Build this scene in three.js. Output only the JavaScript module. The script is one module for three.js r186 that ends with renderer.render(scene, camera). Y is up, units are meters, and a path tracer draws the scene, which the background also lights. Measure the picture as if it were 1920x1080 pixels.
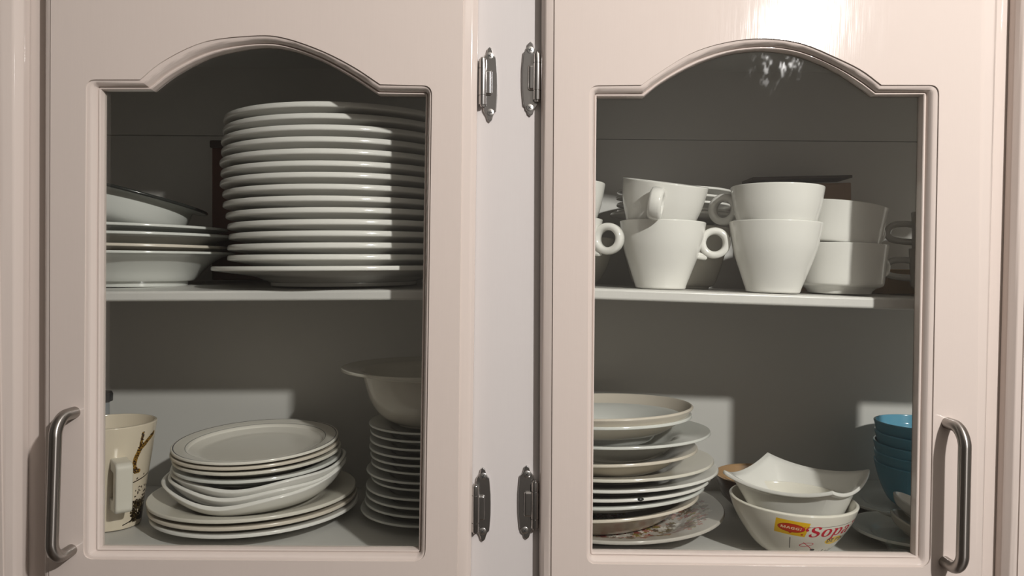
import * as THREE from 'three';
import { mergeGeometries, toCreasedNormals, mergeVertices } from 'three/addons/utils/BufferGeometryUtils.js';
import { RoundedBoxGeometry } from 'three/addons/geometries/RoundedBoxGeometry.js';

// ---------------------------------------------------------------- camera, light, exposure
const scene = new THREE.Scene();
scene.background = new THREE.Color(0x000000);
const F = 1424, EYE = 1.6, CAMZ = 0.75;
const camera = new THREE.PerspectiveCamera(2 * Math.atan(540 / F) * 180 / Math.PI, 16 / 9, 0.05, 20);
camera.position.set(0, EYE, CAMZ);
camera.rotation.order = 'YXZ';
camera.rotation.set(-0.019, 0, 0.0085);
camera.updateMatrixWorld(true);
const renderer = new THREE.WebGLRenderer({ antialias: true });
renderer.toneMapping = THREE.LinearToneMapping;
renderer.toneMappingExposure = 1.44;
renderer.shadowMap.enabled = true;
const BULB = [0.70, EYE + 0.612, 1.17];
const bulbLight = new THREE.PointLight(new THREE.Color(1.0, 0.962, 0.935), 4.4, 0, 2);
bulbLight.position.set(...BULB);
bulbLight.castShadow = true;
bulbLight.shadow.radius = 1.3;
bulbLight.shadow.mapSize.set(2048, 2048);
scene.add(bulbLight);

// ---------------------------------------------------------------- helpers
let seed = 20240611;
const rnd = () => { seed = (seed * 1664525 + 1013904223) >>> 0; return seed / 4294967296; };
const rs = (a) => (rnd() * 2 - 1) * a;
const used = {};
function numbered(n) { if (!(n in used)) { used[n] = 0; return n; } used[n]++; return n + '_' + String(used[n]).padStart(3, '0'); }
function mesh(name, geo, mat, parent = scene) {
  const m = new THREE.Mesh(geo, mat); m.name = numbered(name);
  m.castShadow = m.receiveShadow = true; parent.add(m); return m;
}
function tag(o, label, category, group) { o.userData = { label, category }; if (group) o.userData.group = group; return o; }
function group(name, pos = [0, 0, 0]) { const g = new THREE.Group(); g.name = numbered(name); g.position.set(...pos); scene.add(g); return g; }
function copy(src, label, grp) {
  const c = src.clone(); c.name = numbered(src.name.replace(/_\d{3}$/, '')); c.userData = { ...src.userData };
  c.traverse(o => { if (o !== c) o.name = numbered(o.name.replace(/_\d{3}$/, '')); });
  if (label) c.userData.label = label; if (grp) c.userData.group = grp; scene.add(c); return c;
}
// point of the photograph on the plane z
function at(px, py, z) {
  const v = new THREE.Vector3((px - 960) / F, (540 - py) / F, -1).applyQuaternion(camera.quaternion);
  return v.multiplyScalar((z - CAMZ) / v.z).add(camera.position);
}
const V2 = (a) => a.map(p => new THREE.Vector2(p[0], p[1]));
function box(w, h, d, x, y, z, r = 0.0012) { const g = new RoundedBoxGeometry(w, h, d, 2, Math.min(r, w / 2.1, h / 2.1, d / 2.1)); g.translate(x, y, z); return g; }
function noiseTex(w, h, fn, srgb = false) {
  const d = new Uint8Array(w * h * 4);
  for (let y = 0; y < h; y++) for (let x = 0; x < w; x++) { const c = fn(x / w, y / h, x, y); const i = (y * w + x) * 4; if (Array.isArray(c)) { d[i] = c[0]; d[i + 1] = c[1]; d[i + 2] = c[2]; } else d[i] = d[i + 1] = d[i + 2] = c; d[i + 3] = 255; }
  const t = new THREE.DataTexture(d, w, h); t.magFilter = THREE.LinearFilter; t.minFilter = THREE.LinearMipmapLinearFilter; t.generateMipmaps = true;
  t.wrapS = t.wrapT = THREE.RepeatWrapping; if (srgb) t.colorSpace = THREE.SRGBColorSpace; t.needsUpdate = true; return t;
}
// tileable value noise
function vnoise(N, s) {
  let q = s; const r = () => { q = (q * 1664525 + 1013904223) >>> 0; return q / 4294967296; };
  const g = Array.from({ length: N * N }, r);
  return (u, v, fx = 1, fy = 1) => {
    const px = Math.max(1, Math.round(N * fx)), py = Math.max(1, Math.round(N * fy));
    const x = ((u * px) % px + px) % px, y = ((v * py) % py + py) % py;
    const xi = Math.floor(x), yi = Math.floor(y); let a = x - xi, b = y - yi; a = a * a * (3 - 2 * a); b = b * b * (3 - 2 * b);
    const G = (i, j) => g[((j % py) * 7 % N) * N + ((i % px) + 5 * (j % py)) % N];
    return (G(xi, yi) * (1 - a) + G(xi + 1, yi) * a) * (1 - b) + (G(xi, yi + 1) * (1 - a) + G(xi + 1, yi + 1) * a) * b;
  };
}
const n1 = vnoise(32, 7), n2 = vnoise(32, 99), n3 = vnoise(32, 1234);
// gloss enamel brushed on vertically: slow waves, faint brush lines, a few specks
const brush = noiseTex(512, 512, (u, v) => 255 * Math.min(1, Math.max(0, 0.5 * n1(u, v, 0.5, 0.25) + 0.2 * n2(u, v, 2, 0.25) + 0.12 * n3(u, v, 8, 0.5) + 0.18 * n2(u, v, 1, 1))));
brush.repeat.set(5, 5);

const std = (c, rough, extra = {}) => new THREE.MeshStandardMaterial({ color: new THREE.Color().setRGB(...c), roughness: rough, ...extra });
const phys = (c, rough, extra = {}) => new THREE.MeshPhysicalMaterial({ color: new THREE.Color().setRGB(...c), roughness: rough, ...extra });
const M = {
  door: phys([0.60, 0.522, 0.475], 0.09, { bumpMap: brush, bumpScale: 0.00013 }),
  frame: phys([0.60, 0.565, 0.55], 0.13, { bumpMap: brush, bumpScale: 0.00013 }),
  inside: std([0.62, 0.61, 0.58], 0.45),
  shelf: phys([0.66, 0.65, 0.62], 0.28, { bumpMap: brush, bumpScale: 0.0002 }),
  chrome: std([0.55, 0.54, 0.53], 0.16, { metalness: 1 }),
  screw: std([0.66, 0.65, 0.63], 0.28, { metalness: 1 }),
  slot: std([0.03, 0.03, 0.03], 0.5),
  steel: phys([0.40, 0.375, 0.35], 0.30, { metalness: 1, anisotropy: 0.9 }),
  china: phys([0.77, 0.76, 0.72], 0.12),
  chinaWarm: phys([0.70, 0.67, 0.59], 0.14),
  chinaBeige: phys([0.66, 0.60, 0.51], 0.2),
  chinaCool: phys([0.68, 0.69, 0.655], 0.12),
  darkRim: phys([0.03, 0.032, 0.03], 0.2),
  blue: phys([0.125, 0.36, 0.50], 0.16),
  brown: phys([0.10, 0.05, 0.025], 0.25),
  tan: phys([0.42, 0.26, 0.13], 0.3),
  carton: std([0.36, 0.23, 0.14], 0.75),
  cartonDark: std([0.05, 0.03, 0.02], 0.7),
  wood: std([0.50, 0.34, 0.18], 0.55),
  maroon: std([0.12, 0.035, 0.018], 0.5),
  greyGlass: phys([0.30, 0.32, 0.33], 0.15),
  blackCap: std([0.03, 0.03, 0.032], 0.4),
  wall: std([0.19, 0.178, 0.165], 0.8),
  ceil: std([0.4, 0.38, 0.35], 0.85),
  floor: std([0.12, 0.09, 0.07], 0.5),
};
// window glass with finger marks under the arch, as roughness
const smear = noiseTex(512, 512, (u, v) => {
  const a = Math.exp(-(((u - 0.53) / 0.22) ** 2) - (((v - 0.96) / 0.06) ** 2));
  const s = Math.max(0, n1(u, v, 1.2, 0.9) * 0.4 + n3(u, v, 2.5, 2.5) * 0.3 + n2(u, v, 6, 5) * 0.5 - 0.47) * 2.2;
  return 255 * Math.min(.085, a * s * 0.085);
});
smear.wrapS = smear.wrapT = THREE.ClampToEdgeWrapping;
M.glass = phys([0.968, 0.974, 0.964], 0.0, { transmission: 1, thickness: 0, ior: 1.5 });
M.glassSmeared = phys([0.968, 0.974, 0.964], 1.0, { transmission: 1, thickness: 0, ior: 1.5, roughnessMap: smear });
M.clearGlass = phys([0.92, 0.95, 0.94], 0.02, { transmission: 1, thickness: 0, ior: 1.5 });

// ---------------------------------------------------------------- the room
const W = 1.7, ZB = 2.35, CEIL = 2.6, ZW = -0.345;
function structure(name, geo, m) { const o = mesh(name, geo, m); o.userData = { kind: 'structure' }; return o; }
const bx = (x0, x1, y0, y1, z0, z1) => { const g = new THREE.BoxGeometry(x1 - x0, y1 - y0, z1 - z0); g.translate((x0 + x1) / 2, (y0 + y1) / 2, (z0 + z1) / 2); return g; };
structure('floor', bx(-W - .1, W + .1, -.1, 0, ZW - .1, ZB + .1), M.floor);
structure('ceiling', bx(-W - .1, W + .1, CEIL, CEIL + .1, ZW - .1, ZB + .1), M.ceil);
structure('wall_front', bx(-W - .1, W + .1, 0, CEIL, ZW - .1, ZW), M.wall);
structure('wall_back', bx(-W - .1, W + .1, 0, CEIL, ZB, ZB + .1), M.wall);
structure('wall_left', bx(-W - .1, -W, 0, CEIL, ZW, ZB), M.wall);
structure('wall_right', bx(W, W + .1, 0, CEIL, ZW, ZB), M.wall);
{
  const g = group('ceiling_lamp', [BULB[0], CEIL, BULB[2]]);
  tag(g, 'bare white bulb hanging on a short cord from the ceiling', 'lamp');
  const up = CEIL - BULB[1];
  mesh('cord', new THREE.CylinderGeometry(.003, .003, up - .06, 10).translate(0, -(up - .06) / 2, 0), M.blackCap, g);
  mesh('ceiling_rose', new THREE.LatheGeometry(V2([[0, -.03], [.02, -.03], [.045, -.012], [.05, 0]]), 32), M.ceil, g);
  mesh('lamp_holder', new THREE.LatheGeometry(V2([[.012, -.075], [.016, -.07], [.016, -.03], [.006, 0], [0, .002]]), 24).translate(0, -up + .098, 0), M.blackCap, g);
  const bm = new THREE.MeshStandardMaterial({ color: 0xffffff, emissive: new THREE.Color(1, .962, .935), emissiveIntensity: 60 });
  mesh('bulb', new THREE.LatheGeometry(V2([[0, -.03], [.012, -.0275], [.022, -.02], [.0285, -.008], [.029, .003], [.024, .014], [.017, .022], [.014, .03]]), 32).translate(0, -up, 0), bm, g);
}

// ---------------------------------------------------------------- the cabinet
const cab = group('wall_cabinet', [0, EYE - .37, 0]);
tag(cab, 'cream painted wall cabinet with arched glass doors, full of dishes', 'cabinet');
const C0 = cab.position.y;
const cpart = (name, geo, m, parent = cab, label) => { geo.translate(0, -C0, 0); const o = mesh(name, geo, m, parent); if (label) o.userData = { label }; return o; };
const XL = -.97, XR = .99, FLOORY = EYE - .305, BACKZ = -.32, TOPY = EYE + .285;
cpart('back_panel', bx(XL, XR, EYE - .37, EYE + .1892, BACKZ - .012, BACKZ), M.inside);
cpart('back_panel', bx(XL, XR, EYE + .190, EYE + .37, BACKZ - .012, BACKZ + .0012), M.inside);
cpart('side_panel', bx(XL - .018, XL, EYE - .37, EYE + .37, BACKZ - .012, -.02), M.frame);
cpart('side_panel', bx(XR, XR + .018, EYE - .37, EYE + .37, BACKZ - .012, -.02), M.frame);
cpart('cabinet_floor', bx(XL, XR, FLOORY - .018, FLOORY, BACKZ, -.02), M.inside);
cpart('cabinet_top', bx(XL, XR, TOPY, TOPY + .018, BACKZ, -.02), M.inside);
// face frame
const uvScale = (g) => { // uv in metres from x,y
  const p = g.attributes.position, uv = new Float32Array(p.count * 2);
  for (let i = 0; i < p.count; i++) { uv[2 * i] = p.getX(i) + p.getZ(i) * .3; uv[2 * i + 1] = p.getY(i); }
  g.setAttribute('uv', new THREE.BufferAttribute(uv, 2)); return g;
};
for (const [a, b] of [[-.99, -.93], [-.507, -.436], [-.052, .046], [.440, .512], [.95, 1.008]])
  cpart('stile', uvScale(box(b - a, .74, .0195, (a + b) / 2, EYE, -.00985)), a === -.052 ? M.frame : M.door);
for (const [y0, y1] of [[-.37, -.305], [.25, .37]]) for (const [a, b] of [[-.93, -.507], [-.436, -.052], [.046, .440], [.512, .95]])
  cpart('rail', uvScale(box(b - a, y1 - y0, .019, (a + b) / 2, EYE + (y0 + y1) / 2, -.010)), M.frame);

// shelves: slightly sagging boards, each with its own tilt
function shelf(pa, pb, thick, fwd, x0, x1) {
  const z0 = -.05, A = at(pa[0], pa[1], z0), B = at(pb[0], pb[1], z0);
  const slope = (B.y - A.y) / (B.x - A.x), depth = z0 - BACKZ - .002;
  const topAt = (x, z) => A.y + slope * (x - A.x) + (z0 - z) * fwd;
  const g = box(x1 - x0, thick, depth, 0, -thick / 2, -depth / 2, .003);
  uvScale(g); g.applyMatrix4(new THREE.Matrix4().makeRotationX(Math.atan(fwd))); g.applyMatrix4(new THREE.Matrix4().makeRotationZ(Math.atan(slope)));
  g.translate((x0 + x1) / 2, topAt((x0 + x1) / 2, z0), z0);
  cpart('shelf', g, M.shelf);
  return { topAt, slope, fwd };
}
const SL = shelf([200, 546], [727, 543.5], .0112, .030, -.50, -.012);
const SR = shelf([1113, 540], [1635, 557.5], .0122, .006, .008, .955);

// --- doors
const spl = (pts, n) => new THREE.CatmullRomCurve3(pts.map(p => new THREE.Vector3(p[0], p[1], 0)), false, 'centripetal').getPoints(n).map(v => [v.x, v.y]);
function corner(list, a, c, b, lip) { // rounded outer corner, mitred at the lip
  for (let i = 0; i <= 6; i++) { const t = i / 6, s = 1 - t; list.push([[s * s * a[0] + 2 * s * t * c[0] + t * t * b[0], s * s * a[1] + 2 * s * t * c[1] + t * t * b[1]], lip]); }
}
function doorOutline(d) { // pairs [outer moulding line, lip edge], anticlockwise from the lower left corner as seen from the front
  const L = [];
  corner(L, [d.ox0b + 2, d.oyb - 22], [d.ox0b, d.oyb], [d.ox0b + 22, d.oyb], [d.lx0b, d.lyb]);
  corner(L, [d.ox1b - 22, d.oyb2], [d.ox1b, d.oyb2], [d.ox1b + 1, d.oyb2 - 22], [d.lx1b, d.lyb2]);
  corner(L, [d.ox1t, d.oyr + 18], [d.ox1t, d.oyr], [d.ox1t - 18, d.oyr], [d.lx1t, d.lyr]);
  const N = 30, o = spl(d.outer, N), l = spl(d.lip, N);
  for (let i = 0; i <= N; i++) L.push([o[N - i], l[N - i]]);
  corner(L, [d.ox0t + 18, d.oyl], [d.ox0t, d.oyl], [d.ox0t, d.oyl + 18], [d.lx0t, d.lyl]);
  return L;
}
const LD = {
  ox0b: 154, oyb: 1049, ox1b: 797, oyb2: 1053, ox1t: 810, oyr: 160, ox0t: 161, oyl: 149,
  lx0b: 186, lyb: 1028, lx1b: 785, lyb2: 1031, lx1t: 798, lyr: 178, lx0t: 190, lyl: 168,
  outer: [[262, 149], [300, 118], [380, 79], [470, 67], [520, 68], [597, 92], [663, 125], [713, 158]],
  lip: [[284, 168], [325, 137], [395, 103], [475, 87], [525, 88], [590, 107], [653, 140], [710, 177]],
  face: [[95, 92], [868, 857]], edge: [[89.5, 87], [897, 883]],
};
const RD = {
  ox0b: 1098, oyb: 1058, ox1b: 1744, oyb2: 1064, ox1t: 1761, oyr: 159, ox0t: 1105, oyl: 160,
  lx0b: 1111, lyb: 1036, lx1b: 1716, lyb2: 1042, lx1t: 1731, lyr: 178, lx0t: 1119, lyl: 181,
  outer: [[1203, 159], [1233, 138], [1300, 98], [1367, 78], [1433, 72], [1500, 80], [1567, 107], [1617, 132], [1653, 159]],
  lip: [[1207, 181], [1236, 158], [1300, 122], [1367, 99], [1433, 92], [1500, 101], [1567, 129], [1610, 156], [1640, 178]],
  face: [[1040, 1034], [1841, 1829]], edge: [[1015.5, 1011], [1868, 1838]],
};
function ringMesh(rings) { // rings of equal length, closed
  const n = rings[0].length, pos = [], idx = [];
  for (const r of rings) for (const p of r) pos.push(p.x, p.y, p.z);
  for (let k = 0; k + 1 < rings.length; k++) for (let i = 0; i < n; i++) {
    const a = k * n + i, b = k * n + (i + 1) % n, c = a + n, d = b + n;
    idx.push(a, b, d, a, d, c);
  }
  const g = new THREE.BufferGeometry(); g.setAttribute('position', new THREE.Float32BufferAttribute(pos, 3)); g.setIndex(idx); return g;
}
const ZF = .020, ZLIP = .0112;
const PROFILE = [[0, ZF], [.01, ZF - .0016], [.06, ZF - .0016]];
for (let i = 0; i <= 8; i++) { const a = i / 8 * Math.PI / 2; PROFILE.push([.08 + .58 * Math.sin(a), ZLIP + .0002 + (ZF - .0018 - ZLIP) * Math.cos(a)]); }
PROFILE.push([.70, ZLIP - .0006], [.78, ZLIP + .0004], [.90, ZLIP + .0006], [.97, ZLIP], [1, ZLIP - .0012], [1, .002]);
const EDGEPROFILE = [[0, ZF], [.03, ZF - .0016], [.1, ZF - .0016]];
for (let i = 0; i <= 8; i++) { const a = i / 8 * Math.PI / 2; EDGEPROFILE.push([.1 + .9 * Math.sin(a), .008 + (ZF - .0016 - .008) * Math.cos(a)]); }
EDGEPROFILE.push([1, .001]);
function quad(f, z) { // four corners of a door rectangle whose side lines pass through top and bottom pixels
  const lerp = (l, y) => l[0] + (l[1] - l[0]) * (y / 1080);
  const P = (l, y) => { const q = at(lerp(l, y), y, z); return q; };
  const L0 = P(f[0], 0), L1 = P(f[0], 1080), R0 = P(f[1], 0), R1 = P(f[1], 1080);
  const toY = (a, b, y) => { const t = (y - a.y) / (b.y - a.y); return new THREE.Vector3(a.x + (b.x - a.x) * t, y, z); };
  return { L: (y) => toY(L0, L1, y), R: (y) => toY(R0, R1, y) };
}
function rect(q, y0, y1) { // subdivided rectangle ring, anticlockwise
  const out = [], N = 6;
  for (let i = 0; i < N; i++) out.push(q.L(y0).lerp(q.R(y0), i / N));
  for (let i = 0; i < N; i++) out.push(q.R(y0).lerp(q.R(y1), i / N));
  for (let i = 0; i < N; i++) out.push(q.R(y1).lerp(q.L(y1), i / N));
  for (let i = 0; i < N; i++) out.push(q.L(y1).lerp(q.L(y0), i / N));
  return out;
}
function makeDoor(d) {
  const pairs = doorOutline(d);
  const O = pairs.map(p => at(p[0][0], p[0][1], ZF)), L = pairs.map(p => at(p[1][0], p[1][1], ZLIP));
  const rings = PROFILE.map(([t, z]) => O.map((o, i) => new THREE.Vector3(o.x + (L[i].x - o.x) * t, o.y + (L[i].y - o.y) * t, z)));
  const qF = quad(d.face, ZF), qE = quad(d.edge, .008), m = .013;
  const y0 = EYE - .345, y1 = EYE + .300;
  const A = rect(qF, y0 + m, y1 - m), B = rect(qE, y0, y1);
  const edge = EDGEPROFILE.map(([t, z]) => A.map((a, i) => new THREE.Vector3(a.x + (B[i].x - a.x) * t, a.y + (B[i].y - a.y) * t, z)));
  const face = new THREE.Shape(V2(A.map(p => [p.x, p.y]))); face.holes.push(new THREE.Path(V2(O.map(p => [p.x, p.y]))));
  const back = new THREE.Shape(V2(B.map(p => [p.x, p.y]))); back.holes.push(new THREE.Path(V2(L.map(p => [p.x, p.y]))));
  const strip = (g) => { g = g.index ? g.toNonIndexed() : g; for (const k of Object.keys(g.attributes)) if (k !== 'position') g.deleteAttribute(k); return g; };
  const bk = new THREE.ShapeGeometry(back).translate(0, 0, .001); { const ix = bk.index.array; for (let i = 0; i < ix.length; i += 3) { const t = ix[i]; ix[i] = ix[i + 1]; ix[i + 1] = t; } }
  const edgeG = ringMesh(edge); { const ix = edgeG.index.array; for (let i = 0; i < ix.length; i += 3) { const t = ix[i]; ix[i] = ix[i + 1]; ix[i + 1] = t; } }
  const flat = (q, nz) => { q = strip(q); const c = q.attributes.position.count, n = new Float32Array(c * 3); for (let i = 0; i < c; i++) n[3 * i + 2] = nz; q.setAttribute('normal', new THREE.BufferAttribute(n, 3)); return q; };
  const soft = toCreasedNormals(mergeVertices(mergeGeometries([strip(ringMesh(rings)), strip(edgeG)]), 1e-6), .6);
  const g = uvScale(mergeGeometries([flat(new THREE.ShapeGeometry(face).translate(0, 0, ZF), 1), flat(bk, -1), soft]));
  // pane sits in a rebate at the back
  const ps = new THREE.Shape(V2(L.map(p => [p.x, p.y])));
  const pg = new THREE.ExtrudeGeometry(ps, { depth: .0028, bevelEnabled: false }).translate(0, 0, .002);
  const bb = new THREE.Box3().setFromBufferAttribute(pg.attributes.position), uv = pg.attributes.uv, pp = pg.attributes.position;
  for (let i = 0; i < uv.count; i++) uv.setXY(i, (pp.getX(i) - bb.min.x) / (bb.max.x - bb.min.x), (pp.getY(i) - bb.min.y) / (bb.max.y - bb.min.y));
  return { g, pg };
}
const dl = makeDoor(LD), dr = makeDoor(RD);
const doorL = cpart('door', dl.g, M.door, cab, 'door in front of the tall dinner plate stack'), doorR = cpart('door', dr.g, M.door, cab, 'door in front of the white cups');
cpart('glass_pane', dl.pg, M.glass, doorL); cpart('glass_pane', dr.pg, M.glassSmeared, doorR);
for (const [src, pane, dx] of [[dl.g, dl.pg, .938], [dr.g, dr.pg, -.942]]) {
  const d = mesh('door', src, M.door, cab); d.position.x = dx; mesh('glass_pane', pane, M.glass, d);
}
// --- D handles of brushed steel tube
function handle(pTop, pBot, out, parent) {
  const a = at(pTop[0], pTop[1], ZF), b = at(pBot[0], pBot[1], ZF), r = .0056, R = .017, path = new THREE.CurvePath();
  const A = new THREE.Vector3(a.x, a.y, ZF), B = new THREE.Vector3(b.x, b.y, ZF), o = (p, z, dy) => new THREE.Vector3(p.x, p.y + dy, ZF + z);
  const k = R;
  path.add(new THREE.LineCurve3(A, o(A, out - k, 0)));
  path.add(new THREE.CubicBezierCurve3(o(A, out - k, 0), o(A, out - k * .45, 0), o(A, out, -k * .55), o(A, out, -k)));
  path.add(new THREE.LineCurve3(o(A, out, -k), o(B, out, k)));
  path.add(new THREE.CubicBezierCurve3(o(B, out, k), o(B, out, k * .55), o(B, out - k * .45, 0), o(B, out - k, 0)));
  path.add(new THREE.LineCurve3(o(B, out - k, 0), B));
  return cpart('handle', new THREE.TubeGeometry(path, 120, r, 20), M.steel, parent, 'brushed steel D handle');
}
handle([140, 773], [134, 1031], .031, doorL);
handle([1776, 793], [1771, 1053], .029, doorR);
// --- surface hinges
function hinge(plate, barrel, s1, s2, dir) { // pixel boxes [x0,y0,x1,y1], dir = side on which the barrel lies (-1 left, 1 right)
  const z = .0002, P = (x, y) => at(x, y, 0), [x0, y0, x1, y1] = plate, xm = (x0 + x1) / 2, w = (x1 - x0) / 2;
  const S = (u, v) => { const p = P(xm + u * w, y0 + (y1 - y0) * v); return new THREE.Vector2(p.x, p.y); };
  const sh = new THREE.Shape();
  const pts = [[-.22, .02], [0, 0], [.22, .02], [.36, .08], [.52, .11], [.80, .14], [.86, .2], [.98, .36], [1, .5], [.98, .64], [.86, .8], [.80, .86], [.52, .89], [.36, .93], [.22, .98], [0, 1], [-.22, .98], [-.36, .93], [-.6, .89], [-.8, .86], [-.85, .82], [-.6, .76], [-.45, .74], [-.45, .26], [-.6, .24], [-.85, .18], [-.8, .14], [-.6, .11], [-.36, .08]];
  pts.forEach(([u, v], i) => { const q = S(-dir * u, v); i ? sh.lineTo(q.x, q.y) : sh.moveTo(q.x, q.y); });
  const pg = new THREE.ExtrudeGeometry(sh, { depth: .0013, bevelEnabled: true, bevelThickness: .0007, bevelSize: .0007, bevelSegments: 2 }).translate(0, 0, z + .0007);
  const h = cpart('hinge', pg, M.chrome, cab, 'small chrome surface hinge');
  // raised rib along the plate and the knuckle
  const c0 = at((barrel[0] + barrel[2]) / 2, barrel[1], .006), c1 = at((barrel[0] + barrel[2]) / 2, barrel[3], .006), H = c0.y - c1.y;
  const r = (barrel[2] - barrel[0]) / 2 / F * .744;
  const prof = [[0, -.002], [r * .5, -.0017], [r * .62, -.0006], [r * .62, 0], [r * .97, .0003], [r * .97, H * .195], [r * .86, H * .2], [r * .86, H * .206], [r, H * .212], [r, H * .788], [r * .86, H * .794], [r * .86, H * .80], [r * .97, H * .805], [r * .97, H - .0003], [r * .62, H], [r * .62, H + .0006], [r * .5, H + .0017], [0, H + .002]];
  const bg = toCreasedNormals(new THREE.LatheGeometry(V2(prof), 28), .5); bg.translate(c1.x, c1.y, .0062);
  cpart('barrel', bg, M.chrome, h);
  const midx = (P(xm, y0).x + c0.x) / 2, wr = Math.abs(P(xm, y0).x - c0.x) * 1.75;
  const rg = box(wr, H * .56, .0055, midx, (c0.y + c1.y) / 2, .0034, .0026);
  cpart('leaf', rg, M.chrome, h);
  for (const s of [s1, s2]) {
    const p = at(s[0], s[1], .002), R = .0041;
    const cap = new THREE.LatheGeometry(V2([[R, 0], [R * .97, .0006], [R * .86, .0010], [R * .5, .0013], [0, .0014]]), 20).rotateX(Math.PI / 2).translate(p.x, p.y, .002);
    const sc = cpart('screw', cap, M.screw, h);
    const cr = mergeGeometries([box(.0036, .0008, .0012, 0, 0, 0, .0002), box(.0008, .0036, .0012, 0, 0, 0, .0002)]).rotateZ(.5 + rnd()).translate(p.x, p.y, .0031);
    void sc; cpart('screw_slot', cr, M.slot, h);
  }
}
hinge([905, 91, 932, 228], [897, 111, 912, 197], [918, 105], [919, 211], -1);
hinge([980, 81, 1009, 217], [999, 101, 1014, 188], [994, 94], [993, 202], 1);
hinge([892, 877, 919, 1012], [883, 910, 899, 997], [906, 893], [905, 996], -1);
hinge([973, 873, 1002, 1008], [995, 903, 1010, 990], [988, 889], [984, 994], 1);

// ---------------------------------------------------------------- dishes
const SEG = 72, sup = (v) => Math.sign(v) * Math.pow(Math.abs(v), .62);
function shellProfile(outer, t, smooth = true) { // closed profile of a thin-walled dish from the centre of its foot
  let o = smooth ? new THREE.SplineCurve(V2(outer)).getPoints(outer.length * 4) : V2(outer);
  o = o.map(p => new THREE.Vector2(Math.max(p.x, 0), p.y));
  const n = o.length, inner = [];
  const foot = outer.footIndex || 0;
  for (let i = 0; i < n; i++) {
    const a = o[Math.max(0, i - 1)], b = o[Math.min(n - 1, i + 1)], dx = b.x - a.x, dy = b.y - a.y, l = Math.hypot(dx, dy) || 1;
    inner.push(new THREE.Vector2(Math.max(0, o[i].x - dy / l * t), o[i].y + dx / l * t));
  }
  const e = o[n - 1], f = inner[n - 1], m = e.clone().add(f).multiplyScalar(.5), dir = o[n - 1].clone().sub(o[n - 2]).normalize().multiplyScalar(t * .5);
  const cap = [];
  for (let k = 1; k < 8; k++) { const a = k / 8 * Math.PI; cap.push(m.clone().add(e.clone().sub(m).multiplyScalar(sup(Math.cos(a)))).add(dir.clone().multiplyScalar(sup(Math.sin(a))))); }
  void foot;
  return { pts: [...o, ...cap, ...inner.reverse()], nOuter: n };
}
function dish(outer, t, footR, footH, seg = SEG) {
  const base = outer.map(([r, y]) => [r, y + footH]);
  const P = shellProfile(base, t);
  const g = new THREE.LatheGeometry(P.pts, seg);
  g.userData = { nOuter: P.nOuter, n: P.pts.length };
  if (!footR) return g;
  const fr = new THREE.LatheGeometry(V2([[footR - .004, footH + .001], [footR - .0035, .0006], [footR - .0025, 0], [footR - .0008, 0], [footR, .0006], [footR + .0006, footH + .0012]]), seg);
  return mergeGeometries([g, fr]);
}
// turns uv.y of a lathe into height (outer side) or blank
function heightUV(g, P, h) {
  const n = P.pts.length, uv = g.attributes.uv, p = g.attributes.position;
  for (let i = 0; i < uv.count; i++) { const j = i % n; uv.setY(i, j <= P.nOuter ? Math.min(.985, Math.max(.01, p.getY(i) / h)) : .995); }
}
const place = (o, x, y, z, roll = 0, nod = 0, turn = 0) => { o.position.set(x, y, z); o.rotation.order = 'ZXY'; o.rotation.set(nod, turn, roll); return o; };
const ORD = ['topmost', 'second', 'third', 'fourth', 'fifth', 'sixth', 'seventh', 'eighth', 'ninth', 'tenth', 'eleventh', 'twelfth', 'thirteenth', 'fourteenth', 'fifteenth'];

// kinds of plate: outer profile from the foot centre to the rim
const plateP = (R, h, well = .62) => [[0, 0], [R * well * .5, 0], [R * well * .9, .0005], [R * well * 1.05, h * .28], [R * well * 1.16, h * .55], [R * .86, h * .8], [R, h]];
const soupP = (R, h) => [[0, 0], [R * .3, 0], [R * .52, .001], [R * .68, h * .28], [R * .80, h * .68], [R * .9, h * .9], [R, h]];
const bowlP = (R, h, b = .5) => [[0, 0], [R * b * .6, 0], [R * b, .001], [R * (b + (1 - b) * .45), h * .25], [R * (b + (1 - b) * .78), h * .58], [R, h]];

// --- upper left: tall stack of thick hotel plates
{
  const c = at(650, 540, -.165), shelfY = SL.topAt(c.x, -.165), roll = Math.atan(SL.slope), nod = .012;
  const ax = new THREE.Vector3(-Math.sin(roll), Math.cos(roll), Math.sin(nod));
  const bottom = tag(mesh('dinner_plate', dish(plateP(.147, .0145, .6), .0052, .085, .003), M.china), 'wide white dinner plate at the bottom of the tall stack', 'plate', 'tall stack of dinner plates');
  place(bottom, c.x, shelfY + .0006, c.z + .008, roll, nod);
  const geo = dish(plateP(.1325, .018, .64), .0064, .08, .002);
  const wob = [0, .002, .003, .001, -.001, -.003, -.005, -.006, -.006, -.006, -.005, -.004, -.003, -.002];
  let first;
  for (let i = 0; i < 14; i++) {
    const label = (i === 13 ? 'thick white dinner plate topmost in the tall stack' : `${ORD[13 - i]} thick white dinner plate from the top of the tall stack`);
    const o = i ? copy(first, label) : (first = tag(mesh('dinner_plate', geo, M.china), label, 'plate', 'tall stack of dinner plates'));
    const h = .0092 + i * .01205;
    place(o, c.x + ax.x * h + wob[i] + rs(.0012), shelfY + ax.y * h, c.z + ax.z * h + rs(.001), roll + rs(.004), nod + rs(.003), rnd() * 6);
  }
}
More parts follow.
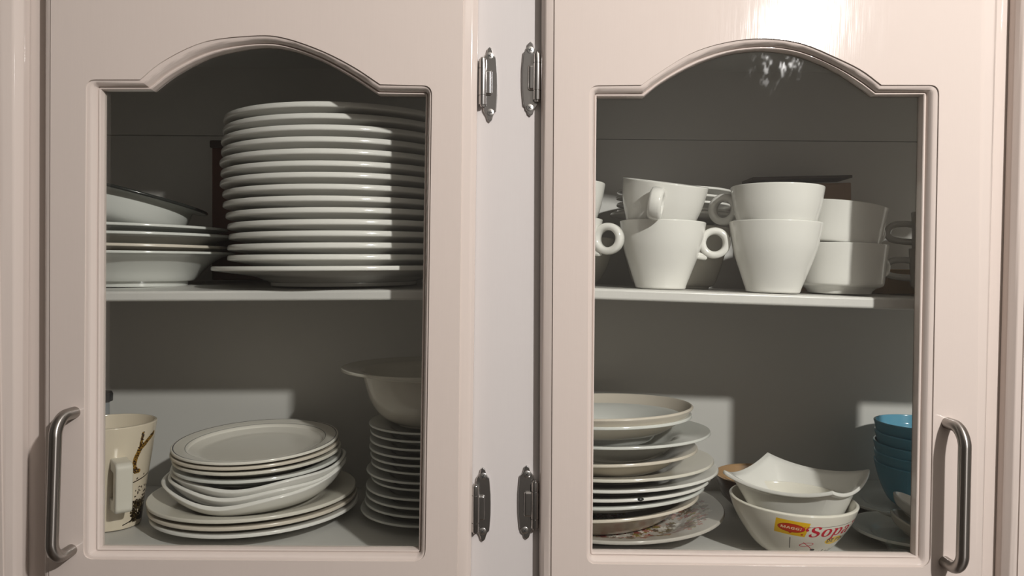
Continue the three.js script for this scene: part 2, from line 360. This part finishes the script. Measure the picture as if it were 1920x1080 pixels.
// --- upper left: stack of bowls and plates at the door edge
{
  const z = -.180, c = at(252, 540, z), y = SL.topAt(c.x, z), G = 'small stack of soup plates and bowls';
  const roll = .002, nod = .012;
  place(tag(mesh('soup_bowl', dish([[0, 0], [.04, 0], [.064, .0006], [.0695, .002], [.0805, .014], [.099, .0285], [.115, .0325]], .003, .0605, .006), M.chinaCool), 'deep white flared bowl at the bottom of the short stack', 'bowl', G), c.x, y, z, roll, nod);
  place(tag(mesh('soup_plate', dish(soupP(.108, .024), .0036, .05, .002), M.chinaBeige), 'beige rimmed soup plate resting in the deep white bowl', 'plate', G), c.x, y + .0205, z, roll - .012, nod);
  place(tag(mesh('soup_plate', dish(soupP(.116, .024), .0034, .055, .002), M.chinaCool), 'white soup plate in the middle of the short stack', 'plate', G), c.x, y + .0335, z, roll - .006, nod);
  place(tag(mesh('soup_plate', dish(soupP(.106, .022), .0034, .05, .002), M.chinaCool), 'smaller white soup plate under the tilted dark rimmed bowl', 'plate', G), c.x, y + .0455, z, roll - .018, nod);
  const b = group('dark_rimmed_bowl'); tag(b, 'white bowl with a dark rim tilted on top of the short stack', 'bowl', G);
  mesh('bowl_body', dish([[0, 0], [.03, 0], [.05, .001], [.066, .010], [.0725, .026], [.074, .036], [.079, .0385], [.089, .0395]], .003, .045, .002), M.chinaCool, b);
  mesh('rim_line', new THREE.TorusGeometry(.0898, .0019, 10, SEG).rotateX(Math.PI / 2).translate(0, .0432, 0), M.darkRim, b);
  place(b, c.x - .0165, y + .0690, z, -.215, -.075);
}
// --- upper left: maroon box behind the plates
{
  const a = at(411, 270, -.30), b = at(470, 530, -.30), y0 = SL.topAt(a.x + .04, -.3) + .002;
  const g = group('maroon_box', [a.x + .045, y0, -.288]); tag(g, 'dark maroon carton standing behind the tall stack of plates', 'box');
  const h = a.y - y0; void b;
  mesh('box_body', box(.085, h - .01, .04, 0, (h - .01) / 2, 0, .002), M.maroon, g);
  mesh('box_lid', box(.09, .01, .045, 0, h - .0055, 0, .002), M.cartonDark, g);
}

// --- lower left: pile of plates
{
  const z = -.184, c = at(481, 930, z), y = FLOORY, G = 'pile of plates on the cabinet floor';
  const roll = .022, nod = .0;
  const ax = (h) => [c.x - Math.sin(roll) * h, y + .0008 + Math.cos(roll) * h, z];
  const put = (o, h, dx = 0, r = roll, n = nod, t = 0, dz = 0) => { const p = ax(h); return place(o, p[0] + dx, p[1], p[2] + dz, r, n, t); };
  const big = dish(plateP(.1205, .013, .66), .0042, .072, .002);
  put(tag(mesh('large_plate', big, M.china), 'large white plate at the bottom of the plate pile beside the mug', 'plate', G), .0005, .002);
  put(tag(mesh('large_plate', big, M.chinaBeige), 'large beige plate between two large white plates in the pile', 'plate', G), .0087, .000, roll - .003);
  put(tag(mesh('large_plate', big, M.chinaWarm), 'large white plate with a wide rim under the wavy dishes', 'plate', G), .0168, -.001, roll - .003);
  // wavy edged dishes
  const wavy = (R, h, lift, ripple, ph) => {
    const g = dish(bowlP(R, h, .62), .0042, .05, .002); const p = g.attributes.position;
    for (let i = 0; i < p.count; i++) {
      const x = p.getX(i), yy = p.getY(i), zz = p.getZ(i), r = Math.hypot(x, zz), a = Math.atan2(zz, x), w = Math.max(0, (r / R - .6) / .4);
      const s = 1 + w * (.06 * Math.cos(2 * a) + ripple * .4 * Math.cos(5 * a + ph));
      p.setXYZ(i, x * s, yy + w * w * (lift * Math.cos(2 * a) + ripple * .10 * Math.cos(5 * a + ph)), zz * s);
    }
    g.computeVertexNormals(); return g;
  };
  put(tag(mesh('wavy_dish', wavy(.102, .026, .0095, .022, .4), M.china), 'lowest wavy edged dish with its upturned end over the large plates', 'dish', G), .0225, .002, roll + .02, .02);
  put(tag(mesh('wavy_dish', wavy(.0985, .0255, .006, .025, .9), M.china), 'middle wavy edged dish of the three in the pile', 'dish', G), .0300, .005, roll + .005, .03);
  put(tag(mesh('wavy_dish', wavy(.0975, .026, .005, .022, 1.6), M.china), 'upper wavy edged dish of the three in the pile', 'dish', G), .0375, .006, roll + .005, .03);
  const mid = dish(plateP(.0975, .014, .7), .0038, .06, .002);
  put(tag(mesh('side_plate', mid, M.chinaCool), 'white plate lying directly on the wavy edged dishes', 'plate', G), .0565, .005, roll, .04);
  put(tag(mesh('side_plate', mid, M.chinaWarm), 'thin off-white plate above the dark gap in the pile', 'plate', G), .066, .005, roll, .045);
  put(tag(mesh('side_plate', mid, M.chinaBeige), 'beige plate just under the grey lined plate', 'plate', G), .0725, .003, roll, .05);
  // top plate with two grey lines
  const P = shellProfile(plateP(.0965, .012, .72).map(([r, yy]) => [r, yy + .002]), .0034);
  const tg = new THREE.LatheGeometry(P.pts, 96); { const uv = tg.attributes.uv, p = tg.attributes.position, n = P.pts.length; for (let i = 0; i < uv.count; i++) { const j = i % n; uv.setY(i, j > P.nOuter + 2 ? Math.min(.99, Math.hypot(p.getX(i), p.getZ(i)) / .0985) : .02); } }
  const cv = document.createElement('canvas'); cv.width = 16; cv.height = 1024; const q = cv.getContext('2d');
  q.fillStyle = '#e6e2d8'; q.fillRect(0, 0, 16, 1024); q.fillStyle = '#4b4c55'; q.fillRect(0, 1024 * (1 - .972), 16, 11); q.fillStyle = '#8d8d88'; q.fillRect(0, 1024 * (1 - .838), 16, 10);
  const tx = new THREE.CanvasTexture(cv); tx.colorSpace = THREE.SRGBColorSpace;
  put(tag(mesh('grey_lined_plate', tg, phys([1, 1, 1], .14, { map: tx })), 'plate with two thin grey lines on top of the pile', 'plate', G), .081, .003, roll, .06);
}
// --- lower left: saucers and flanged bowl
{
  const z = -.195, c = at(806, 880, z), G = 'saucers stacked under the flanged bowl';
  const R = [.083, .0785, .078, .077, .0705, .0775, .0715, .072, .0735, .0735, .0725, .0745];
  const proto = dish(plateP(.075, .0125, .6), .0026, .03, .002, 64); let first;
  for (let i = 0; i < 12; i++) {
    const label = i === 0 ? 'white saucer at the bottom, standing on the cabinet floor' : i === 11 ? 'white saucer directly under the flanged bowl' : `${ORD[11 - i]} white saucer from the top under the flanged bowl`;
    const o = i ? copy(first, label) : (first = tag(mesh('saucer', proto, M.chinaCool), label, 'saucer', G));
    place(o, c.x + rs(.0008), FLOORY + .001 + i * .00945, z, .01 + rs(.004), .02 + rs(.006), rnd() * 6); o.scale.set(R[i] / .075, 1, R[i] / .075);
  }
  const y = FLOORY + .001 + 11 * .00945 + .0125;
  place(tag(mesh('flanged_bowl', dish([[0, 0], [.03, 0], [.046, .002], [.062, .012], [.074, .03], [.082, .056], [.0845, .0615], [.094, .0635], [.108, .066]], .0035, .04, .002), M.chinaWarm), 'deep white bowl with a wide flange on the saucer stack', 'bowl'), c.x, y, z, .0, .0);
}
// --- lower left: tall mug with an animal-print letter
{
  const z = -.155, c = at(208, 940, z), y0 = FLOORY + .0005, H = .122;
  const g = group('mug', [c.x, y0, z]); tag(g, 'tall cream mug with a square handle and brown spotted pattern', 'mug');
  const outer = [[0, 0], [.02, 0], [.031, .0008], [.0335, .005], [.0365, .03], [.041, .06], [.0458, .09], [.0505, H]];
  const P = shellProfile(outer, .0035), bg = new THREE.LatheGeometry(P.pts, 96); heightUV(bg, P, H); bg.rotateY(Math.PI);
  const cv = document.createElement('canvas'); cv.width = 1024; cv.height = 512; const q = cv.getContext('2d');
  q.fillStyle = '#ded2bd'; q.fillRect(0, 0, 1024, 512);
  // around u: 0.5 faces the front; the print is at the side of the mug
  let sd = 5; const r2 = () => { sd = (sd * 1664525 + 1013904223) >>> 0; return sd / 4294967296; };
  const spot = (x, y, w, col) => { q.fillStyle = col; q.beginPath(); q.ellipse(x, y, w, w * (1 + r2()), r2() * 3, 0, 7); q.fill(); };
  const X = (deg) => 512 + (deg + 25) / 360 * 1024, Y = (v) => 512 * (1 - v);
  const snake = (pts, w) => { q.strokeStyle = '#94702c'; q.lineWidth = w; q.lineCap = 'round'; q.lineJoin = 'round'; q.beginPath(); pts.forEach(([a, b], i) => i ? q.lineTo(X(a), Y(b)) : q.moveTo(X(a), Y(b))); q.stroke();
    for (let i = 0; i + 1 < pts.length; i++) for (let k = 0; k < 22; k++) { const t = r2(), a = pts[i][0] + (pts[i + 1][0] - pts[i][0]) * t, b = pts[i][1] + (pts[i + 1][1] - pts[i][1]) * t; spot(X(a) + (r2() - .5) * w, Y(b) + (r2() - .5) * w, 1.2 + r2() * 1.6, '#2a1708'); } };
  const cur = []; for (let i = 0; i <= 10; i++) { const a = .9 + i / 10 * 3.5; cur.push([54 - 14 * Math.sin(a - .6) * 1.1, .66 + .13 * Math.cos(a)]); }
  snake([[72, .9], [58, .85], [44, .78], [38, .70], [36, .62], [40, .56], [46, .56]], 21);
  snake([[46, .93], [45, .86], [43, .78]], 12);
  q.strokeStyle = '#2a1708'; q.lineWidth = 5; q.beginPath(); q.moveTo(X(28), Y(.445)); q.lineTo(X(80), Y(.50)); q.stroke();
  spot(X(45), Y(.485), 3.5, '#2a1708'); spot(X(60), Y(.51), 3.5, '#2a1708');
  for (let i = 0; i < 46; i++) spot(X(44 + r2() * 40), Y(.26 + r2() * .14), 1.8 + r2() * 2.4, '#2a1708');
  for (let i = 0; i < 620; i++) spot(X(38 + r2() * 46), Y(.06 + r2() * .2), 2 + r2() * 2.6, r2() > .35 ? '#221608' : '#4b4027');
  q.strokeStyle = '#1d140a'; q.lineWidth = 5; q.beginPath(); q.moveTo(X(24), Y(.05)); q.lineTo(X(50), Y(.09)); q.stroke();
  const tx = new THREE.CanvasTexture(cv); tx.colorSpace = THREE.SRGBColorSpace;
  mesh('mug_body', bg, phys([1, 1, 1], .16, { map: tx }), g);
  // square loop handle facing the front
  const s = new THREE.Shape(); s.moveTo(.030, .088); s.lineTo(.068, .086); s.quadraticCurveTo(.0735, .0855, .073, .080); s.lineTo(.0695, .037); s.quadraticCurveTo(.069, .0325, .064, .032); s.lineTo(.030, .029); s.lineTo(.030, .040); s.lineTo(.059, .0425); s.lineTo(.062, .076); s.lineTo(.030, .078); s.closePath();
  const hg = new THREE.ExtrudeGeometry(s, { depth: .013, bevelEnabled: true, bevelThickness: .0025, bevelSize: .002, bevelSegments: 3 }).translate(0, 0, -.0065).rotateY(-.90);
  mesh('handle', hg, M.chinaWarm, g);
}
{ // slim grey bottle behind the mug
  const z = -.265, c = at(186, 800, z), top = at(186, 735, z).y, y0 = FLOORY, h = top - y0;
  const g = group('grey_bottle', [c.x, y0, z]); tag(g, 'slim grey bottle with a dark cap behind the tall mug', 'bottle');
  mesh('bottle_body', new THREE.LatheGeometry(V2([[0, 0], [.02, 0], [.022, .003], [.022, h * .45], [.015, h * .58], [.0125, h * .68], [.0125, h - .012], [0, h - .012]]), 40), M.greyGlass, g);
  mesh('bottle_cap', new THREE.LatheGeometry(V2([[.013, h - .0135], [.0165, h - .012], [.0168, h - .003], [.0155, h], [0, h]]), 40), M.blackCap, g);
}

// --- upper right: cups
function cupGeo() { return dish([[0, 0], [.015, 0], [.0262, .0004], [.029, .006], [.0345, .0215], [.0400, .037], [.0445, .053], [.0476, .0735]], .0032, 0, .0003, 80); }
const ringG = (() => { const g = new THREE.LatheGeometry(V2([[.0092, 0], [.0095, .0045], [.011, .0066], [.0135, .0072], [.016, .0062], [.0172, .0040], [.0174, 0], [.0172, -.004], [.016, -.0062], [.0135, -.0072], [.011, -.0066], [.0095, -.0045], [.0092, 0]]), 48);
  g.rotateX(Math.PI / 2); // axis along z
  const web = box(.016, .008, .0085, -.013, -.0165, 0, .003).rotateZ(-.12);
  return mergeGeometries([g, web.index ? g.index ? web : web.toNonIndexed() : web].map(x => x.index ? x.toNonIndexed() : x)); })();
const cup = (() => {
  const g = group('coffee_cup'); mesh('cup_body', cupGeo(), M.china, g); const h = mesh('handle', ringG, M.china, g); h.position.set(.0575, .0535, 0); return g;
})();
const CG = 'white cups on the shelf';
const cupAt = (o, px, z, lift, turn, roll = 0, nod = 0, sc = 1) => { const c = at(px, 520, z); place(o, c.x, SR.topAt(c.x, z) + lift, z, roll, nod, turn); o.scale.setScalar(sc); return o; };
const rS = Math.atan(SR.slope);
tag(cup, 'white cup on the shelf with its ring handle beside the pale cup', 'cup', CG);
cup.userData.label = 'white cup on the shelf edge with its ring handle standing out sideways';
cupAt(cup, 1238, -.105, 0, -.13, rS, 0);
cupAt(copy(cup, 'tilted white cup nested in another, its handle facing out'), 1228, -.112, .0450, -1.86, -.11, .15);
cupAt(copy(cup, 'tallest white cup standing at the shelf edge, handle hidden'), 1449, -.087, .0002, 1.08, rS, 0, 1.03);
cupAt(copy(cup, 'white cup nested on the foremost cup, dark handle at its side'), 1452, -.088, .0385, 2.50, -.02, .0, 1.035);
cupAt(copy(cup, 'lower white cup cut off by the door stile beside the centre post'), 1046, -.105, 0, -.45, rS, 0);
cupAt(copy(cup, 'upper white cup cut off by the door stile beside the centre post'), 1050, -.105, .040, 2.0, rS, 0);
// straight sided stacking cups
const stackCup = (() => {
  const g = group('stacking_cup');
  mesh('cup_body', dish([[0, 0], [.02, 0], [.034, .0005], [.0365, .004], [.0405, .0075], [.0475, .0105], [.0495, .016], [.0505, .035], [.0525, .058]], .0032, 0, .0003, 80), M.china, g);
  const pth = new THREE.CatmullRomCurve3([[.047, .044], [.058, .0455], [.072, .0435], [.078, .036], [.075, .027], [.062, .0235], [.047, .0225]].map(p => new THREE.Vector3(p[0], p[1], 0)));
  const hg = new THREE.TubeGeometry(pth, 40, .0042, 14); hg.scale(1, 1, 1.9); mesh('handle', hg, M.china, g); return g;
})();
tag(stackCup, 'straight sided white cup standing behind the foremost cups', 'cup', 'straight sided cups');
cupAt(stackCup, 1573, -.134, .0005, .45, rS, 0, .97);
cupAt(copy(stackCup, 'straight sided white cup tilted on top of its twin'), 1566, -.134, .0475, .5, -.125, .0, .94);
cupAt(copy(stackCup, 'straight sided cup half hidden by the door stile, handle towards its twin'), 1790, -.19, .0, 2.7, rS, 0);
cupAt(copy(stackCup, 'upper straight sided cup half hidden by the door stile'), 1792, -.19, .045, 2.6, rS, .03);

// --- upper right: things at the back
{
  const z = -.222, c = at(1262, 440, z), y = SR.topAt(c.x, z), G = 'saucers stacked behind the cups';
  place(tag(mesh('footed_bowl', dish([[0, 0], [.03, 0], [.048, .001], [.055, .012], [.064, .045], [.0705, .073]], .0035, .045, .002), M.chinaWarm), 'white bowl in the shade that carries the saucers behind the cups', 'bowl'), c.x, y, z, rS);
  place(tag(mesh('wide_plate', dish(plateP(.079, .012, .6), .0034, .05, .002), M.china), 'wide white saucer lowest in the stack behind the cups', 'saucer', G), c.x, y + .0755, z, rS);
  const pg = dish(plateP(.0715, .010, .62), .003, .035, .0015); let first;
  for (let i = 0; i < 4; i++) {
    const label = i === 3 ? 'topmost white saucer behind the tilted cup' : `${ORD[3 - i]} white saucer from the top behind the tilted cup`;
    const o = i ? copy(first, label) : (first = tag(mesh('saucer', pg, M.china), label, 'saucer', G));
    place(o, c.x + rs(.001), y + .0825 + i * .0085, z, rS + rs(.004), rs(.004), rnd() * 6);
  }
  // pale bowl in the shade between the cups at the stile
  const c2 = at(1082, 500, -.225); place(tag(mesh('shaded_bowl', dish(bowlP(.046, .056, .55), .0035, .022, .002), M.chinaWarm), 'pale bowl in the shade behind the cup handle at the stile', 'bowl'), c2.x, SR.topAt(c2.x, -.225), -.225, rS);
}
{ // brown carton
  const a = at(1418, 327, -.27), b = at(1601, 316, -.27), w = b.x - a.x, x = (a.x + b.x) / 2, y0 = SR.topAt(x, -.285), h = a.y - y0;
  const g = group('brown_carton', [x, y0, -.29]); tag(g, 'brown carton with a dark lid edge at the back behind the cups', 'box'); g.rotation.z = .03;
  mesh('carton_body', box(w, h - .012, .045, 0, (h - .012) / 2, 0, .001), M.carton, g);
  mesh('carton_lid', box(w + .003, .004, .048, 0, h - .004, 0, .001), M.cartonDark, g);
  mesh('carton_flap', box(w * .5, .032, .002, w * .18, h - .030, .0232, .0006), M.carton, g);
}
{ // small wooden box
  const z = -.280, a = at(1655, 505, z), b = at(1722, 505, z), w = b.x - a.x + .03, x = (a.x + b.x) / 2 + .01, y0 = SR.topAt(x, z) + .0012, h = a.y - y0;
  const g = group('wooden_box', [x, y0, z]); tag(g, 'small pale wooden box behind the straight sided cups', 'box');
  mesh('box_body', box(w, h * .7, .052, 0, h * .35, 0, .0012), M.wood, g); mesh('box_lid', box(w + .004, h * .28, .056, 0, h * .86, 0, .0015), M.wood, g);
}

// --- lower right: pile of plates
{
  const z = -.170, G = 'pile of plates beside the printed bowl', hz = z;
  const yOf = (pyFront, R) => at(1130, pyFront, hz + R).y; // height of the front rim seen at that row
  const put = (name, label, cat, geo, rimH, m, right, pyFront, R, roll, nod, m2) => {
    const ax = at(right, 880, hz).x - R; // right end of the rim
    const yFront = yOf(pyFront, R), y = yFront + Math.sin(nod) * R - rimH * Math.cos(nod);
    return place(tag(mesh(name, geo, m), label, cat, G), ax, Math.max(FLOORY, y), hz, roll, nod, m2 || 0);
  };
  const pl = (R, h, w, t = .0036) => [dish(plateP(R, h, w), t, R * w * .85, .002), h + .002 + t];
  const sp = (R, h, t = .0036) => [dish(soupP(R, h), t, R * .45, .002), h + .002 + t];
  let [g, h] = pl(.134, .019, .62, .004);
  { // flowered plate: print on the well
    const P = shellProfile(plateP(.134, .017, .66).map(([r, yy]) => [r, yy + .002]), .004), fg = new THREE.LatheGeometry(P.pts, 96), uv = fg.attributes.uv, p = fg.attributes.position, n = P.pts.length;
    for (let i = 0; i < uv.count; i++) { const j = i % n; const k = j > P.nOuter ? 1 : 0; uv.setXY(i, k ? .5 + p.getX(i) / .28 : .01, k ? .5 + p.getZ(i) / .28 : .01); }
    const cv = document.createElement('canvas'); cv.width = cv.height = 1024; const q = cv.getContext('2d'); q.fillStyle = '#bdb8b0'; q.fillRect(0, 0, 1024, 1024);
    let sd = 77; const r2 = () => { sd = (sd * 1664525 + 1013904223) >>> 0; return sd / 4294967296; };
    for (let i = 0; i < 1300; i++) { const a = r2() * 6.283, rr = Math.sqrt(r2()) * 430, x = 512 + Math.cos(a) * rr, y = 512 + Math.sin(a) * rr, s = 6 + r2() * 13; const cols = ['#8d3f3a', '#a8705f', '#6b5a35', '#7d6a4a', '#b98d7c', '#5b4a40', '#8a7a34', '#e6e2da'];
      q.fillStyle = cols[Math.floor(r2() * cols.length)]; for (let k = 0; k < 5; k++) { const b = k * 1.257 + a; q.beginPath(); q.ellipse(x + Math.cos(b) * s * .6, y + Math.sin(b) * s * .6, s * .55, s * .35, b, 0, 7); q.fill(); } }
    const tx = new THREE.CanvasTexture(cv); tx.colorSpace = THREE.SRGBColorSpace; tx.flipY = false;
    put('flowered_plate', 'large plate printed with reddish flowers at the bottom of the pile', 'plate', fg, .016, phys([1, 1, 1], .14, { map: tx }), 1350, 1027, .134, .01, .0);
  }
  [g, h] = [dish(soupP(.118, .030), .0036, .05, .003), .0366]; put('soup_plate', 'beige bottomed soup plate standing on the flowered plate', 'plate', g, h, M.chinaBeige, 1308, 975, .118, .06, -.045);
  [g, h] = sp(.117, .018); put('soup_plate', 'white soup plate under the chipped plate', 'plate', g, h, M.chinaCool, 1317, 951, .117, .05, -.05);
  [g, h] = pl(.119, .015, .6); put('chipped_plate', 'white plate with a small dark chip in its front rim', 'plate', g, h, M.china, 1326, 936, .119, .045, -.05);
  { const p = at(1199, 936, hz + .1135); const ch = mesh('rim_chip', new THREE.SphereGeometry(.0026, 16, 10).scale(1.5, .75, .8), M.darkRim, scene.getObjectByName('chipped_plate')); const par = ch.parent; par.updateMatrixWorld(true); const l = par.worldToLocal(p.clone()); const a = Math.atan2(l.z, l.x); ch.position.set(Math.cos(a) * .1195, h - .0012, Math.sin(a) * .1195); ch.rotation.y = -a + Math.PI / 2; }
  [g, h] = pl(.124, .016, .58); put('wide_plate', 'white plate with the wide rim just above the chipped plate', 'plate', g, h, M.china, 1340, 919, .124, .04, -.05);
  [g, h] = pl(.121, .015, .58); put('wide_plate', 'white wide rimmed plate halfway up the pile', 'plate', g, h, M.chinaWarm, 1331, 899, .121, .03, -.045);
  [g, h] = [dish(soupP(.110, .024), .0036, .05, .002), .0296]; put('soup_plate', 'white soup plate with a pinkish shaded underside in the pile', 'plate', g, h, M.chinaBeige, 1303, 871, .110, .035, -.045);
  [g, h] = [dish([[0, 0], [.04, 0], [.06, .001], [.075, .011], [.085, .021], [.1, .0245], [.119, .0275]], .0034, .055, .002), .0330]; put('soup_plate', 'white soup plate with a broad flange above the pinkish plate', 'plate', g, h, M.chinaCool, 1325, 838, .119, .02, -.035);
  [g, h] = [dish([[0, 0], [.04, 0], [.058, .001], [.07, .014], [.088, .025], [.1055, .0285]], .0036, .05, .002), .0346]; put('soup_plate', 'second white soup plate from the top of the pile', 'plate', g, h, M.chinaCool, 1291, 800, .1055, .02, -.03);
  [g, h] = [dish([[0, 0], [.05, 0], [.07, .002], [.088, .012], [.100, .022], [.1065, .029]], .0036, .06, .002), .0346]; put('shallow_bowl', 'shallow beige bowl on top of the pile of plates', 'bowl', g, h, M.chinaBeige, 1295, 785, .1065, .03, -.028);
}
// --- lower right: printed bowl, square bowl, brown bowl
{
  const z = -.085, c = at(1484, 940, z), y0 = FLOORY + .0003, H = .058;
  const P = shellProfile([[0, 0], [.015, 0], [.026, .0005], [.0285, .003], [.036, .0075], [.0425, .0138], [.0505, .0245], [.0578, .036], [.0630, .046], [.0672, H]], .0038), g = new THREE.LatheGeometry(P.pts, 120);
  heightUV(g, P, H); g.rotateY(Math.PI);
  const cv = document.createElement('canvas'); cv.width = 2048; cv.height = 512; const q = cv.getContext('2d');
  q.fillStyle = '#e3dfd3'; q.fillRect(0, 0, 2048, 512);
  const X = (deg) => 1024 + deg / 360 * 2048, Y = (v) => 512 * (1 - v);
  q.save(); q.translate(X(-21), Y(.775)); q.rotate(.13); q.scale(1.12, 1.2); q.fillStyle = '#e8b81e'; q.fillRect(-76, -62, 152, 124);
  q.fillStyle = '#c23a1c'; q.beginPath(); q.ellipse(0, 0, 62, 36, 0, 0, 7); q.fill(); q.beginPath(); q.moveTo(-14, 30); q.lineTo(0, 48); q.lineTo(16, 30); q.fill();
  q.strokeStyle = '#8e2713'; q.lineWidth = 3; q.beginPath(); q.ellipse(0, 0, 62, 36, 0, 0, 7); q.stroke();
  q.fillStyle = '#f1dcb4'; q.font = 'bold 30px sans-serif'; q.textAlign = 'center'; q.fillText('MAGGI', 0, 10); q.fillStyle = '#c23a1c'; q.beginPath(); q.arc(58, 44, 6, 0, 7); q.fill(); q.restore();
  q.strokeStyle = '#2b2623'; q.lineWidth = 4; q.beginPath(); q.moveTo(X(-22), Y(.58)); q.lineTo(X(-22.5), Y(.33)); q.stroke();
  q.lineWidth = 3; q.beginPath(); q.moveTo(X(-7), Y(.82)); q.quadraticCurveTo(X(24), Y(.83), X(64), Y(.88)); q.stroke();
  q.fillStyle = '#f0c63c'; q.beginPath(); q.ellipse(X(29), Y(.52), 70, 44, -.1, 0, 7); q.fill();
  q.fillStyle = '#c8283a'; q.font = 'italic bold 150px serif'; q.textAlign = 'center'; q.save(); q.translate(X(19), Y(.67)); q.rotate(-.07); q.scale(.76, 1.02); q.fillText('\u201cSopa\u201d', 0, 20); q.restore();
  q.strokeStyle = '#c8283a'; q.lineWidth = 5; q.beginPath(); q.ellipse(X(-4), Y(.44), 44, 18, -.3, 0, 7); q.stroke();
  q.fillStyle = '#1c1917'; q.font = 'bold 56px sans-serif'; q.save(); q.translate(X(37), Y(.52)); q.rotate(-.10); q.scale(.8, 1); q.fillText('DE POLLO', 0, 10); q.restore();
  q.beginPath(); q.ellipse(X(6), Y(.32), 18, 12, .2, 0, 7); q.fill(); q.lineWidth = 5; q.beginPath(); q.moveTo(X(4), Y(.34)); q.lineTo(X(-8), Y(.49)); q.stroke();
  q.font = 'italic bold 62px serif'; q.fillText('para el alma', X(18), Y(.22));
  const tx = new THREE.CanvasTexture(cv); tx.colorSpace = THREE.SRGBColorSpace;
  place(tag(mesh('printed_bowl', g, phys([1, 1, 1], .13, { map: tx })), 'round white soup bowl printed with a yellow badge and red lettering', 'bowl'), c.x, y0, z, -.02, .0);
  // square bowl sitting in it
  const Q = shellProfile([[0, 0], [.02, 0], [.034, .001], [.046, .012], [.056, .027], [.066, .040], [.074, .0475], [.083, .0515]], .0042), sg = new THREE.LatheGeometry(Q.pts, 144), p = sg.attributes.position;
  for (let i = 0; i < p.count; i++) {
    const x = p.getX(i), yy = p.getY(i), zz = p.getZ(i), r = Math.hypot(x, zz); if (r < 1e-6) continue; const w = Math.min(1, Math.max(0, (r - .03) / .045));
    const cc = Math.abs(x / r), ss = Math.abs(zz / r), n = 2 - .90 * w, sq = 1 / Math.pow(Math.pow(cc, n) + Math.pow(ss, n), 1 / n), k = Math.max(cc, ss), lift = Math.pow((cc - ss) / (cc + ss), 2);
    p.setXYZ(i, x * sq, yy + w * w * (.001 + .0105 * lift), zz * sq);
  }
  const s2 = mergeVertices(sg); s2.deleteAttribute('normal'); s2.computeVertexNormals();
  place(tag(mesh('square_bowl', s2, M.china), 'white square bowl with upswept corners sitting in the printed bowl', 'bowl'), c.x + .010, y0 + .0205, z - .012, .0, .0, .06);
  const c3 = at(1425, 890, -.235), y3 = at(1425, 890, -.235).y;
  const bb = group('brown_bowl', [c3.x, FLOORY, -.235]); tag(bb, 'brown bowl with a tan inside behind the square bowl', 'bowl');
  const hh = y3 - FLOORY; mesh('bowl_body', new THREE.LatheGeometry(V2([[0, 0], [.03, 0], [.032, .003], [.048, hh * .4], [.054, hh * .75], [.0575, hh - .001], [.0565, hh]]), 64), M.brown, bb);
  mesh('bowl_inside', new THREE.LatheGeometry(V2([[.0572, hh - .0002], [.0555, hh + .0008], [.053, hh - .002], [.050, hh * .75], [.044, hh * .4], [.028, .006], [0, .0055]]), 64), M.tan, bb);
}
// --- lower right: blue bowls and the plates around them
{
  const z = -.235, c = at(1716, 900, z), G = 'stack of blue bowls';
  const yTop = at(1716, 789, z).y;
  const under = dish(plateP(.098, .013, .6), .0035, .05, .002);
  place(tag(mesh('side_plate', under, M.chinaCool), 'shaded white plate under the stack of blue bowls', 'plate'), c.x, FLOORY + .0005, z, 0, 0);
  const outer = [[0, 0], [.02, 0], [.03, .001], [.038, .012], [.0455, .03], [.0515, .052]], bg = dish(outer, .003, .026, .002, 80); let first;
  const N = 5, y0 = FLOORY + .0085, step = (yTop - .057 - y0) / (N - 1);
  for (let i = 0; i < N; i++) {
    const label = ['lowest blue bowl standing on the shaded plate', 'blue bowl just above the lowest in the blue stack', 'middle bowl in the stack of blue bowls', 'blue bowl directly under the topmost blue bowl', 'topmost blue bowl with its lit inside showing'][i];
    const o = i ? copy(first, label) : (first = tag(mesh('blue_bowl', bg, M.blue), label, 'bowl', G));
    place(o, c.x + rs(.001), y0 + i * step, z, rs(.01), .03 + (i === 4 ? -.02 : .03), rnd() * 6);
  }
  // plates in front
  const f1 = at(1703, 1000, -.115);
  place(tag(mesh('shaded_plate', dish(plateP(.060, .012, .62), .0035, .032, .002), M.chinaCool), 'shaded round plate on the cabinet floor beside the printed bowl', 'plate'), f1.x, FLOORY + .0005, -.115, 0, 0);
  const t1 = at(1722, 985, -.11);
  place(tag(mesh('tilted_dish', dish(bowlP(.036, .012, .6), .003, .018, .0015), M.chinaWarm), 'small dish lying tilted on the shaded round plate', 'dish'), t1.x, t1.y - .014, -.11, -.34, .12);
  place(tag(mesh('tilted_dish', dish(bowlP(.036, .012, .6), .003, .018, .0015), M.china), 'small pale dish tilted on top of the other tilted dish', 'dish'), t1.x + .004, t1.y + .004, -.115, -.40, .12);
  const k = at(1703, 1042, -.055);
  place(tag(mesh('glass_dish', dish(bowlP(.022, .016, .5), .0025, .01, .001), M.clearGlass), 'small clear glass dish in the corner of the cabinet floor', 'dish'), k.x, FLOORY + .0005, -.055, 0, 0);
}

scene.traverse(o => { if (o.isMesh) o.castShadow = o.receiveShadow = true; });
renderer.render(scene, camera);
